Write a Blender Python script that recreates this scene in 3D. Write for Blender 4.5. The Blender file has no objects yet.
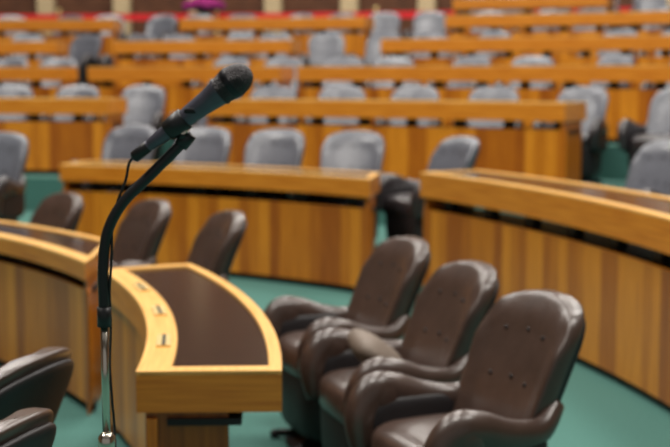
import bpy, math, random
from mathutils import Vector, Matrix
random.seed(4)
scene = bpy.context.scene
scene.view_settings.view_transform = 'Standard'

# ---------------------------------------------------------------- materials
def new_mat(name):
    m = bpy.data.materials.new(name); m.use_nodes = True
    nt = m.node_tree
    return m, nt, nt.nodes['Principled BSDF']

def srgb(r, g, b):
    f = lambda c: (c/255/12.92) if c/255 <= .04045 else ((c/255+.055)/1.055)**2.4
    return (f(r), f(g), f(b), 1)

def wood(name, c1, c2, scale=(3, 60, 1), rough=.36, coat=.1):
    m, nt, p = new_mat(name)
    tc = nt.nodes.new('ShaderNodeTexCoord'); mp = nt.nodes.new('ShaderNodeMapping')
    mp.inputs['Scale'].default_value = scale
    n = nt.nodes.new('ShaderNodeTexNoise'); n.inputs['Scale'].default_value = 1.0
    n.inputs['Detail'].default_value = 5; n.inputs['Roughness'].default_value = .6
    r = nt.nodes.new('ShaderNodeValToRGB')
    r.color_ramp.elements[0].position = .32; r.color_ramp.elements[1].position = .68
    r.color_ramp.elements[0].color = c1; r.color_ramp.elements[1].color = c2
    nt.links.new(tc.outputs['UV'], mp.inputs['Vector'])
    nt.links.new(mp.outputs['Vector'], n.inputs['Vector'])
    nt.links.new(n.outputs['Fac'], r.inputs['Fac'])
    nt.links.new(r.outputs['Color'], p.inputs['Base Color'])
    p.inputs['Roughness'].default_value = rough
    p.inputs['Coat Weight'].default_value = coat
    p.inputs['Coat Roughness'].default_value = .2
    return m

def plain(name, c, rough=.5, metal=0., noise=0., nscale=40, bump=0., coat=0., dist=.004):
    m, nt, p = new_mat(name)
    p.inputs['Roughness'].default_value = rough
    p.inputs['Metallic'].default_value = metal
    p.inputs['Coat Weight'].default_value = coat
    p.inputs['Coat Roughness'].default_value = .3
    tc = nt.nodes.new('ShaderNodeTexCoord')
    n = nt.nodes.new('ShaderNodeTexNoise'); n.inputs['Scale'].default_value = nscale
    n.inputs['Detail'].default_value = 4
    nt.links.new(tc.outputs['Object'], n.inputs['Vector'])
    r = nt.nodes.new('ShaderNodeValToRGB')
    lo = tuple(x*(1-noise) for x in c[:3])+(1,); hi = tuple(min(1, x*(1+noise)) for x in c[:3])+(1,)
    r.color_ramp.elements[0].position = .3; r.color_ramp.elements[1].position = .7
    r.color_ramp.elements[0].color = lo; r.color_ramp.elements[1].color = hi
    nt.links.new(n.outputs['Fac'], r.inputs['Fac'])
    nt.links.new(r.outputs['Color'], p.inputs['Base Color'])
    if bump:
        b = nt.nodes.new('ShaderNodeBump'); b.inputs['Strength'].default_value = bump
        b.inputs['Distance'].default_value = dist
        nt.links.new(n.outputs['Fac'], b.inputs['Height'])
        nt.links.new(b.outputs['Normal'], p.inputs['Normal'])
    return m

W_EDGE = wood('honey_wood_edge', srgb(190, 108, 22), srgb(224, 144, 44))
W_RIM = wood('light_wood_rim', srgb(220, 158, 76), srgb(244, 192, 108))
W_P = [wood('panel_wood_a', srgb(172, 94, 14), srgb(210, 130, 30), (70, 2.5, 1)),
       wood('panel_wood_b', srgb(154, 80, 12), srgb(192, 112, 24), (70, 2.5, 1)),
       wood('panel_wood_c', srgb(192, 112, 20), srgb(228, 148, 40), (70, 2.5, 1)),
       wood('panel_wood_d', srgb(140, 70, 10), srgb(178, 98, 20), (70, 2.5, 1))]
W_DARKTOP = wood('dark_desk_top', srgb(30, 17, 15), srgb(48, 28, 24), (6, 40, 1), .16, .25)
DARK = plain('dark_metal', srgb(24, 22, 23), .45, .3)
BRASS = plain('brass_plate', srgb(230, 204, 140), .35, .5, .05)
CARPET = plain('teal_carpet', srgb(64, 110, 101), .95, 0, .16, 60, .3)
LEATHER = plain('brown_leather', srgb(68, 52, 45), .31, 0, .2, 8, .4, .25, .012)
LEATHER_SHEEN = plain('leather_grey_sheen', srgb(92, 94, 102), .32, 0, .12, 9, .3, .3, .012)  # sheen of the distant chair backs painted in as a grey base colour
ARMDK = plain('charcoal_leather', srgb(46, 41, 43), .3, 0, .12, 9, .3, .3, .012)
CHAIRBODY = plain('dark_leather_shell', srgb(28, 24, 26), .5, 0, .1, 20)
CHROME = plain('chrome', srgb(215, 205, 190), .2, 1.0)

# ---------------------------------------------------------------- mesh builder
class B:
    def __init__(s):
        s.v = []; s.f = []; s.m = []; s.uv = []; s.sm = []; s.mats = []
    def mi(s, mat):
        if mat not in s.mats: s.mats.append(mat)
        return s.mats.index(mat)
    def face(s, idx, mat, uv=None, smooth=False):
        s.f.append(idx); s.m.append(s.mi(mat)); s.uv.append(uv or [(0, 0)]*len(idx)); s.sm.append(smooth)
    def box(s, c, h, mat, rot=None):
        k = len(s.v)
        for x in (-1, 1):
            for y in (-1, 1):
                for z in (-1, 1):
                    p = Vector((x*h[0], y*h[1], z*h[2]))
                    if rot: p = rot @ p
                    s.v.append(tuple(p+Vector(c)))
        dims = ((1,2),(1,2),(0,2),(0,2),(0,1),(0,1))
        for i, q in enumerate(((0,1,3,2),(4,6,7,5),(0,4,5,1),(2,3,7,6),(0,2,6,4),(1,5,7,3))):
            a, b = dims[i]
            w = [(( (j>>2)&1, (j>>1)&1, j&1)) for j in q]
            s.face([k+j for j in q], mat, [(t[a]*h[a]*2, t[b]*h[b]*2) for t in w])
    def superell(s, c, h, mat, e1=.4, e2=.4, nu=24, nv=14, fn=None):
        k = len(s.v)
        sp = lambda w, e: math.copysign(abs(w)**e, w)
        for j in range(nv+1):
            ph = -math.pi/2+math.pi*j/nv
            for i in range(nu):
                th = 2*math.pi*i/nu
                p = Vector((h[0]*sp(math.cos(ph), e1)*sp(math.cos(th), e2),
                            h[1]*sp(math.cos(ph), e1)*sp(math.sin(th), e2),
                            h[2]*sp(math.sin(ph), e1)))
                if fn: p = fn(p)
                s.v.append(tuple(p+Vector(c)))
        for j in range(nv):
            for i in range(nu):
                a = k+j*nu+i; b = k+j*nu+(i+1) % nu
                s.face([a, b, b+nu, a+nu], mat, None, True)
    def tube(s, path, rad, mat, n=14, sub=8, flat=1.0, up=(0, 0, 1)):
        P = [Vector(p) for p in path]
        R = rad if isinstance(rad, (list, tuple)) else [rad]*len(P)
        pts = []; rr = []
        for i in range(len(P)-1):
            p0 = P[max(i-1, 0)]; p1 = P[i]; p2 = P[i+1]; p3 = P[min(i+2, len(P)-1)]
            for q in range(sub):
                t = q/sub
                pts.append(.5*((2*p1)+(p2-p0)*t+(2*p0-5*p1+4*p2-p3)*t*t+(3*p1-p0-3*p2+p3)*t**3))
                rr.append(R[i]*(1-t)+R[i+1]*t)
        pts.append(P[-1]); rr.append(R[-1])
        k = len(s.v); T0 = (pts[1]-pts[0]).normalized()
        nrm = T0.orthogonal().normalized() if abs(T0.dot(Vector(up))) > .98 else T0.cross(Vector(up)).normalized()
        for i, p in enumerate(pts):
            T = (pts[min(i+1, len(pts)-1)]-pts[max(i-1, 0)]).normalized()
            nrm = (nrm-T*nrm.dot(T)).normalized(); bi = T.cross(nrm)
            for a in range(n):
                th = 2*math.pi*a/n
                s.v.append(tuple(p+rr[i]*(math.cos(th)*flat*nrm+math.sin(th)*bi)))
        for i in range(len(pts)-1):
            for a in range(n):
                x = k+i*n+a; y = k+i*n+(a+1) % n
                s.face([x, y, y+n, x+n], mat, None, True)
        s.face([k+a for a in range(n)][::-1], mat); e = k+(len(pts)-1)*n
        s.face([e+a for a in range(n)], mat)
    def lathe(s, o, axis, prof, n=32):
        ax = Vector(axis).normalized(); u = ax.orthogonal().normalized(); w = ax.cross(u)
        k = len(s.v)
        for d, r, _ in prof:
            for a in range(n):
                th = 2*math.pi*a/n
                s.v.append(tuple(Vector(o)+ax*d+(u*math.cos(th)+w*math.sin(th))*r))
        for i in range(len(prof)-1):
            for a in range(n):
                x = k+i*n+a; y = k+i*n+(a+1) % n
                s.face([x, y, y+n, x+n], prof[i+1][2], [(a/n, prof[i][0]*10), ((a+1)/n, prof[i][0]*10), ((a+1)/n, prof[i+1][0]*10), (a/n, prof[i+1][0]*10)], True)
        s.face([k+a for a in range(n)][::-1], prof[0][2]); e = k+(len(prof)-1)*n
        s.face([e+a for a in range(n)], prof[-1][2])
    def sweep(s, P, N, L, o0, o1, z0, z1, mat, front=None):
        k = len(s.v)
        for p, n in zip(P, N):
            for o, z in ((o0, z0), (o1, z0), (o1, z1), (o0, z1)):
                s.v.append((p[0]+n[0]*o, p[1]+n[1]*o, z))
        for i in range(len(P)-1):
            for q in range(4):
                a = k+i*4+q; b = k+i*4+(q+1) % 4
                w = (o1-o0) if q in (0, 2) else (z1-z0)
                mt = mat
                if front and q in (3, 1): mt = front[s_rand(i)]
                u0 = L[i]; u1 = L[i+1]
                s.face([a, a+4, b+4, b], mt, [(u0, 0), (u1, 0), (u1, w), (u0, w)])
        for st, rev in ((k, False), (k+4*(len(P)-1), True)):
            idx = [st, st+1, st+2, st+3]
            uv = [(0, 0), (o1-o0, 0), (o1-o0, z1-z0), (0, z1-z0)]
            if rev: idx = idx[::-1]; uv = uv[::-1]
            s.face(idx, mat, uv)
    def build(s, name):
        me = bpy.data.meshes.new(name); me.from_pydata(s.v, [], s.f)
        for m in s.mats: me.materials.append(m)
        me.polygons.foreach_set('material_index', s.m)
        me.polygons.foreach_set('use_smooth', s.sm)
        ul = me.uv_layers.new(name='UVMap'); flat = []
        for u in s.uv:
            for a in u: flat += [a[0], a[1]]
        ul.data.foreach_set('uv', flat)
        me.validate(); me.update()
        return me
_rt = [random.randrange(4) for _ in range(400)]
def s_rand(i): return _rt[i % 400]

def add(me, name, loc=(0, 0, 0), rz=0, sc=1):
    o = bpy.data.objects.new(name, me); scene.collection.objects.link(o)
    o.location = loc; o.rotation_euler = (0, 0, rz); o.scale = (sc, sc, sc)
    return o

# ---------------------------------------------------------------- desks
def circle3(a, b, c):
    ax, ay = a; bx, by = b; cx, cy = c
    d = 2*(ax*(by-cy)+bx*(cy-ay)+cx*(ay-by))
    ux = ((ax*ax+ay*ay)*(by-cy)+(bx*bx+by*by)*(cy-ay)+(cx*cx+cy*cy)*(ay-by))/d
    uy = ((ax*ax+ay*ay)*(cx-bx)+(bx*bx+by*by)*(ax-cx)+(cx*cx+cy*cy)*(bx-ax))/d
    return (ux, uy), math.hypot(ax-ux, ay-uy)

def arc(C, R, t0, t1, step=.1):
    n = max(6, int(abs(t1-t0)*R/step))
    P = []; N = []; L = []
    for i in range(n+1):
        t = t0+(t1-t0)*i/n
        N.append((math.cos(t), math.sin(t))); P.append((C[0]+R*math.cos(t), C[1]+R*math.sin(t)))
        L.append(abs(t-t0)*R)
    return P, N, L

def desk(name, C, R, t0, t1, zf, T, depth=.5, slab=.13, gap=.08, rimf=.07, rimb=.06, skew=0., plates=False, body=.42, endm=None):
    b = B(); P, N, L = arc(C, R, t0, t1)
    n = len(P)
    b.sweep(P, N, L, 0, depth, T-slab, T-.012, W_EDGE)
    b.sweep(P, N, L, .012, depth-.012, T-.012, T-.008, W_DARKTOP)
    b.sweep(P, N, L, 0, rimf, T-.012, T, W_RIM)
    b.sweep(P, N, L, depth-rimb, depth, T-.012, T, W_RIM)
    da = .06/R*(1 if t1 > t0 else -1)
    for ta, tb in ((t0, t0+da), (t1-da, t1)):
        Pe, Ne, Le = arc(C, R, ta, tb)
        b.sweep(Pe, Ne, Le, rimf, depth-rimb, T-.012, T+.0005, W_RIM)
    b.sweep(P, N, L, .09, depth-.12, T-slab-gap-.02, T-slab-gap, DARK)
    for i in range(2, n-1, 5):
        a = math.atan2(N[i][1], N[i][0])
        c = (P[i][0]+N[i][0]*.13, P[i][1]+N[i][1]*.13, T-slab-gap/2)
        b.box(c, (.03, .05, gap/2), DARK, Matrix.Rotation(a, 3, 'Z'))
    zt = T-slab-gap
    b.sweep(P, N, L, .03, .06, zf+.05, zt, W_P[0], front=W_P)
    b.sweep(P, N, L, .07, .1, zf, zf+.05, DARK)
    for ta, tb in ((t0+da*.3, t0+da*.9), (t1-da*.9, t1-da*.3)):
        Pe, Ne, Le = arc(C, R, ta, tb)
        b.sweep(Pe, Ne, Le, .025, body, zf, T-slab-.001, endm or W_P[1])
    if plates:
        for f in (.2, .46, .72):
            t = t0+(t1-t0)*f; Pe, Ne, Le = arc(C, R, t-.016, t+.016)
            b.sweep(Pe, Ne, Le, .035, .08, T, T+.008, BRASS)
            b.sweep(Pe, Ne, Le, .052, .063, T+.008, T+.010, DARK)
    if skew:
        nv = []
        for x, y, z in b.v:
            r = math.hypot(x-C[0], y-C[1]); t = math.atan2(y-C[1], x-C[0])
            t += skew*((r-R)/depth)*max(0, min(1, (t1-t)/(t1-t0)))
            nv.append((C[0]+r*math.cos(t), C[1]+r*math.sin(t), z))
        b.v = nv
    return add(b.build(name), name)

C1 = (-5.855, 3.6)
rad = math.radians
desk('curved_parliament_desk', C1, 5.27, rad(1.7), rad(24.6), 0, .752, .43, .125, .02, .1, .04, plates=True, body=.27, endm=W_P[3])  # end panel in the darkest wood: shade under the slab put into the colour
desk('curved_parliament_desk', C1, 5.27, rad(27.2), rad(52), 0, .752, .40, .09, .06, .08, .05, skew=rad(7.5), body=.36)
def desk3(a, b_, c, ext=(0, 0), skewm=0, **k):
    C, R = circle3(a, b_, c)
    t0 = math.atan2(a[1]-C[1], a[0]-C[0]); t1 = math.atan2(c[1]-C[1], c[0]-C[0])
    t0 += ext[0]; t1 += ext[1]
    desk('curved_parliament_desk', C, R, t0, t1, skew=skewm/R, **k)
    return C, R, t0, t1
D = desk3((.255, 9.43), (-.93, 10.36), (-2.335, 11.0), zf=0, T=.87, depth=.5, slab=.14, gap=.09, skewm=.33, body=.3)
E = desk3((.59, 9.0), (1.23, 7.5), (1.58, 6.0), ext=(0, -.1), zf=0, T=.95, depth=.5, slab=.17, gap=.09)

# ---------------------------------------------------------------- back rows & terraces
CC = (-6.0, 0.0)
rows = [ # R, floor, x extents
    (14.3, .55, [(-6, -2.4), (-1.35, 2.08)]),
    (16.4, .90, [(-7, -3.35), (-3.05, -.65), (-.45, 5.5)]),
    (18.5, 1.27, [(-8, -3.9), (-3.1, -.6), (.6, 6)]),
    (20.6, 1.66, [(-9, -3.45), (-2.4, .45), (1.6, 7)]),
    (22.7, 2.02, [(1.9, 4.2)]),
]
for R, zf, segs in rows:
    for x0, x1 in segs:
        t0 = math.acos((x0-CC[0])/R); t1 = math.acos((x1-CC[0])/R)
        desk('curved_parliament_desk', CC, R, t0, t1, zf, zf+.82, .48, .17, .08)

XW = 13.7
def span(r0, r1=None):
    r1 = r1 or r0
    t0 = math.acos((XW+6)/r1) if r1 > XW+6 else rad(8)
    t1 = math.acos(max(-.99, (-XW+6)/r1))
    return t0, t1
b = B()
starts = [(13.9, .55), (16.0, .90), (18.1, 1.27), (20.2, 1.66), (22.3, 2.02), (25.9, 2.02)]
for (r0, z), (r1, _) in zip(starts[:-1], starts[1:]):
    t0, t1 = span(r0, r1)
    P, N, L = arc(CC, r0, t0, t1, .4)
    b.sweep(P, N, L, 0, r1-r0, 0, z, CARPET)
add(b.build('terraced_floor'), 'terraced_floor')
def off(S, o, n=12):
    C, R, t0, t1 = S
    return [(C[0]+(R+o)*math.cos(t0+(t1-t0)*i/n), C[1]+(R+o)*math.sin(t0+(t1-t0)*i/n)) for i in range(n+1)]
pts = [(-9, 9.2), (-3.3, 9.4)]+off(D, .14)[::-1]+off(E, .14)+[(2.6, 4.5), (7.4, 3.2)]
P, N, L = arc(CC, 13.95, rad(13), rad(100), .5)
b = B(); poly = pts+[(p[0], p[1]) for p in P]
k = len(poly); b.v = [(x, y, .2) for x, y in poly]+[(x, y, 0.0) for x, y in poly]
b.face(list(range(k)), CARPET)
for i in range(k): b.face([i, i+k, (i+1) % k+k, (i+1) % k], CARPET)
add(b.build('low_platform'), 'low_platform')
b = B(); b.box((0, 9.5, -.05), (14, 18.5, .05), CARPET); add(b.build('floor'), 'floor')

# ---------------------------------------------------------------- chairs
def chair_mesh(name, leather, arms, shell):
    b = B()
    def back(p):
        z = p.z; w = .84+.2*(z+.3)/.6
        x = p.x*w
        y = p.y - 1.0*x*x + .38*(z+.3) + .25*max(0, z)**2
        zz = z - .6*x*x
        if p.y < 0:
            y += .007*math.cos(x*40)*math.cos(z*40)
        return Vector((x, y, zz))
    b.superell((0, .15, .60), (.25, .045, .30), leather, .36, .36, 44, 30, back)
    b.superell((0, .166, .585), (.243, .045, .285), shell, .36, .36, 28, 16, back)
    for zz in (-.12, .03, .18):
        for xx in (-.11, 0, .11):
            q = back(Vector((xx, -.045, zz)))
            b.superell((q.x, .15+q.y, .60+q.z), (.008, .005, .008), shell, 1, 1, 8, 6)
    b.superell((0, -.01, .41), (.225, .20, .075), arms, .45, .4, 28, 14,
               lambda p: Vector((p.x, p.y, p.z-.03*max(0, -p.y/.22)**3)))
    b.superell((0, .01, .225), (.265, .215, .175), shell, .35, .45, 28, 14,
               lambda p: Vector((p.x*(.92+.08*(p.z+.17)/.34), p.y*(.92+.08*(p.z+.17)/.34), p.z)))
    for sx in (-1, 1):
        b.superell((sx*.258, .01, .42), (.04, .19, .12), shell, .5, .5, 20, 12)
        b.tube([(sx*.215, .27, .58), (sx*.255, .18, .515), (sx*.275, .05, .52), (sx*.282, -.06, .55), (sx*.28, -.135, .55),
                (sx*.272, -.185, .475), (sx*.262, -.175, .35)], [.03, .044, .054, .062, .066, .062, .045], arms, 16, 6, .82)
        b.superell((sx*.28, -.11, .535), (.056, .08, .074), arms, .9, .9, 16, 10)
    b.lathe((0, 0, 0), (0, 0, 1), [(0, .2, DARK), (.02, .2, DARK), (.035, .1, DARK), (.08, .1, DARK)], 20)
    for a in range(5):
        t = a*2*math.pi/5+.3
        b.tube([(0, 0, .04), (.15*math.cos(t), .15*math.sin(t), .035), (.26*math.cos(t), .26*math.sin(t), .025)], [.025, .02, .016], DARK, 8, 2)
        b.superell((.26*math.cos(t), .26*math.sin(t), .02), (.022, .022, .02), DARK, .8, .8, 10, 6)
    return b.build(name)
ch_b = chair_mesh('brown_chair', LEATHER, LEATHER, CHAIRBODY)
ch_g = chair_mesh('grey_sheen_chair', LEATHER_SHEEN, ARMDK, CHAIRBODY)
def chair(x, y, z, fx, fy, sheen=False, sc=1.0):
    rz = math.atan2(fy, fx)+math.pi/2
    return add(ch_g if sheen else ch_b, 'leather_armchair', (x, y, z), rz, sc)

chair(.37, 4.12, 0, -.91, -.42)
chair(.18, 4.86, 0, -.95, -.32)
chair(-.02, 5.62, 0, -.94, -.35)
chair(-.90, 6.75, 0, -.93, -.37)
chair(-1.37, 7.35, 0, -.86, -.5)
chair(-1.95, 7.75, 0, -.8, -.6)
chair(-1.15, 3.45, 0, -.95, .3)
chair(-1.06, 2.8, 0, -.95, .3)
for x, y in ((-2.0, 11.6), (-1.27, 11.2), (-.62, 10.8), (.06, 10.4)):
    chair(x, y, .2, -.35+random.uniform(-.15, .15), -.94, True, 1.07)
chair(.66, 10.0, .2, -.88, -.47, True, 1.05)
chair(2.02, 8.9, .2, -.85, -.5, True, 1.08); chair(2.45, 7.6, .2, -.85, -.5, True, 1.08)
chair(-2.75, 9.9, .2, -.3, -.95, True, 1.08); chair(-3.4, 10.3, .2, -.3, -.95, True, 1.08)
for k_, (R, zf, segs) in enumerate(rows):
    x = -6.0
    while x < 5.5:
        x += .74+random.uniform(-.06, .06)
        if random.random() < .06: continue
        if k_ == 4 and x < 1.6: continue
        r = R+1.0
        y = math.sqrt(r*r-(x+6)**2)
        if abs(x)/y > .36: continue
        fx, fy = -(x+6)/r, -y/r
        a = random.uniform(-.35, .35)
        chair(x, y, zf, fx*math.cos(a)-fy*math.sin(a), fx*math.sin(a)+fy*math.cos(a), True, 1.06)
TAN = plain('tan_grey_cushion', srgb(112, 98, 86), .6, 0, .1, 14, .3)
b = B()
b.superell((0, 0, 0), (.12, .12, .045), TAN, .75, .5, 28, 14, lambda p: Vector((p.x, p.y, p.z*(1+.3*math.cos(p.x*20)))))
cu = add(b.build('seat_cushion'), 'seat_cushion', (.16, 4.86, .56), .4)
cu.rotation_euler = (math.radians(-38), math.radians(10), math.radians(-75))

# ---------------------------------------------------------------- room
BROWN = wood('brown_wall_panel', srgb(84, 50, 32), srgb(110, 68, 44), (4, 4, 1))
CREAM = plain('cream_pillar', srgb(205, 180, 140), .5, 0, .05, 5)
WALLC = plain('wall_wood_plaster', srgb(112, 84, 58), .8, 0, .04, 3)
RED = plain('red_rope', srgb(225, 20, 34), .6, 0, .1, 20)
b = B(); t0, t1 = span(26.3); P, N, L = arc(CC, 26.0, t0, t1, .5)
b.sweep(P, N, L, 0, .3, 0, 4.2, BROWN); b.sweep(P, N, L, .05, .3, 4.2, 10, WALLC)
add(b.build('wall_back'), 'wall_back')
b = B()
for i in range(1, len(P), 3):
    a = math.atan2(N[i][1], N[i][0])
    b.box((P[i][0]-N[i][0]*.17, P[i][1]-N[i][1]*.17, 3.10), (.11, .16, 1.08), CREAM, Matrix.Rotation(a, 3, 'Z'))
add(b.build('trim_1'), 'trim_1')
b = B(); t0, t1 = span(25.1); P, N, L = arc(CC, 24.8, t0+.02, t1-.02, .5)
b.sweep(P, N, L, 0, .04, 2.64, 2.76, RED)
for i in range(0, len(P), 6):
    b.lathe((P[i][0]+N[i][0]*.02, P[i][1]+N[i][1]*.02, 2.02), (0, 0, 1), [(0, .15, BRASS), (.03, .15, BRASS), (.04, .03, BRASS), (.78, .03, BRASS), (.83, .05, BRASS)], 12)
add(b.build('red_rope_barrier'), 'red_rope_barrier')
PURPLE = plain('purple_petals', srgb(150, 30, 110), .8, 0, .3, 20)
b = B()
b.lathe((-2.38, 24.0, 2.02), (0, 0, 1), [(0, .16, CREAM), (.04, .16, CREAM), (.06, .10, CREAM), (.43, .10, CREAM), (.45, .14, CREAM), (.49, .09, BRASS), (.63, .14, BRASS), (.71, .11, BRASS)], 16)
for i in range(26):
    a = i*2.4; rr = .33*math.sqrt(i/26)
    b.superell((-2.38+rr*math.cos(a), 24.0+rr*math.sin(a), 3.02-rr*.5), (.09, .09, .07), PURPLE, 1, 1, 10, 6,
               lambda p: p*(1+.2*math.sin(9*math.atan2(p.y, p.x))))
    b.tube([(-2.38, 24, 2.7), (-2.38+rr*math.cos(a)*.9, 24.0+rr*math.sin(a)*.9, 3.0-rr*.5)], .01, CARPET, 6, 1)
add(b.build('flower_arrangement'), 'flower_arrangement')
b = B(); b.box((-13.9, 9.5, 5), (.1, 18.5, 5), WALLC); add(b.build('wall_left'), 'wall_left')
b = B(); b.box((13.9, 9.5, 5), (.1, 18.5, 5), WALLC); add(b.build('wall_right'), 'wall_right')
b = B()
b.box((-11, 9.5, 10.1), (3, 18.5, .1), WALLC); b.box((11, 9.5, 10.1), (3, 18.5, .1), WALLC)
b.box((0, 25, 10.1), (8, 3, .1), WALLC); b.box((0, -7, 10.1), (8, 2, .1), WALLC)
add(b.build('ceiling'), 'ceiling')

# ---------------------------------------------------------------- microphone
BLACK = plain('black_rubber', srgb(24, 24, 26), .42, 0, .1, 40)
MICBODY = plain('mic_body', srgb(88, 86, 98), .34, .35, .05, 60)
MICRING = plain('mic_ring', srgb(44, 44, 48), .3, .6)
m, nt, p = new_mat('mic_grille')
p.inputs['Base Color'].default_value = srgb(66, 62, 64); p.inputs['Metallic'].default_value = .6; p.inputs['Roughness'].default_value = .4
tc = nt.nodes.new('ShaderNodeTexCoord'); vo = nt.nodes.new('ShaderNodeTexVoronoi'); vo.inputs['Scale'].default_value = 420
bp = nt.nodes.new('ShaderNodeBump'); bp.inputs['Strength'].default_value = 1; bp.inputs['Distance'].default_value = .003
nt.links.new(tc.outputs['Object'], vo.inputs['Vector']); nt.links.new(vo.outputs['Distance'], bp.inputs['Height'])
nt.links.new(bp.outputs['Normal'], p.inputs['Normal'])
GRILLE = m
YM = 1.98
def W(px, py, dy=0): return ((px-335)*.001538, YM+dy, 1.393-.001528*(py-223.5))
b = B()
o = Vector(W(135, 157)); e = Vector(W(252, 69.5, -.03)); ax = (e-o)
pr = [(0, .006, BLACK), (.003, .0090, BLACK), (.030, .0093, BLACK), (.032, .0083, MICBODY), (.036, .0098, MICBODY), (.05, .0110, MICBODY),
      (.10, .0138, MICBODY), (.145, .0170, MICBODY), (.166, .0200, MICBODY), (.170, .0226, MICBODY), (.174, .0214, GRILLE)]
pr += [(.180, .0224, GRILLE), (.186, .0238, GRILLE), (.191, .0250, MICRING), (.196, .0250, MICRING)]
for i in range(1, 10):
    a = i/9*math.pi/2
    pr.append((.196+.031*math.sin(a), .0242*math.cos(a)**.8 if i < 9 else .001, GRILLE))
b.lathe(o, ax, pr, 40)
q = o+ax.normalized()*.115+Vector((0, -.0148, .004)); b.superell(q, (.010, .002, .004), DARK, .5, .5, 12, 8)
mic = add(b.build('microphone'), 'microphone')
b = B()
goose = [W(103, 322), W(103, 300), W(103, 268), W(108, 232), W(124, 202), W(150, 176), W(176, 150), W(188, 138)]
b.tube(goose, .0084, BLACK, 18, 10)
b.tube([W(103, 328), W(103, 308)], .0108, BLACK, 18, 2)
b.tube([W(182, 145), W(192, 133)], .0112, BLACK, 16, 2)
cc = o+ax.normalized()*.068
b.lathe(cc, ax, [(0, .0140, BLACK), (.001, .0156, BLACK), (.034, .0172, BLACK), (.035, .015, BLACK)], 28)
b.tube([Vector(W(190, 135)), cc+ax.normalized()*.015+Vector((.004, 0, -.013))], .0075, BLACK, 12, 3)
b.tube([Vector(W(186, 129, -.018)), Vector(W(186, 129, .018))], .0062, CHROME, 12, 2)
b.tube([W(103, 440), W(103, 325)], .0060, CHROME, 18, 2)
zc = W(103, 440)[2]; xp = W(103, 0)[0]
b.lathe((xp, YM, 0), (0, 0, 1), [(0, .14, DARK), (.018, .14, DARK), (.028, .12, DARK), (.035, .03, DARK), (.05, .014, DARK), (.052, .011, CHROME),
      (zc-.03, .011, CHROME), (zc-.029, .0135, CHROME), (zc-.004, .0135, CHROME), (zc, .010, CHROME), (zc+.004, .006, CHROME)], 28)
add(b.build('microphone_stand'), 'microphone_stand')
b = B()
b.tube([W(137, 155), W(131, 162), W(127, 180), W(119, 200), W(113, 225), W(112, 255), W(109, 290), W(108, 330, .012), W(106, 370, .013), W(108, 410, .013), W(110, 460, .015), (xp+.02, YM+.015, .6), (xp+.03, YM+.02, .12), (xp+.16, YM+.05, .006), (xp+.5, YM-.3, .006)],
       .0022, BLACK, 8, 8)
add(b.build('microphone_cable'), 'microphone_cable')

# ---------------------------------------------------------------- lights
w = bpy.data.worlds.new('World'); scene.world = w; w.use_nodes = True
w.node_tree.nodes['Background'].inputs[0].default_value = (1, .98, .96, 1)
w.node_tree.nodes['Background'].inputs[1].default_value = .25
def area(name, loc, rot, size, e, col=(1, .95, .88)):
    l = bpy.data.lights.new(name, 'AREA'); l.shape = 'RECTANGLE'; l.size = size[0]; l.size_y = size[1]; l.energy = e; l.color = col
    o = bpy.data.objects.new(name, l); scene.collection.objects.link(o); o.location = loc; o.rotation_euler = rot
for x in (-5, 0, 5):
    for y, e in ((3, 370), (9, 330), (15, 280), (21, 220)):
        area('added_overhead_light', (x, y, 9.0), (0, 0, 0), (1.8, 1.8), e)  # unseen overhead lights, added in a grid for crisper highlights and shadows

cam = bpy.data.cameras.new('Camera'); co = bpy.data.objects.new('Camera', cam); scene.collection.objects.link(co)
co.location = (0, 0, 1.62); co.rotation_euler = (math.pi/2-math.atan(148.5/1300), 0, 0)
cam.sensor_width = 36; cam.lens = 1300*36/670
cam.dof.use_dof = True; cam.dof.focus_distance = 2.35; cam.dof.aperture_fstop = 4.0
scene.camera = co
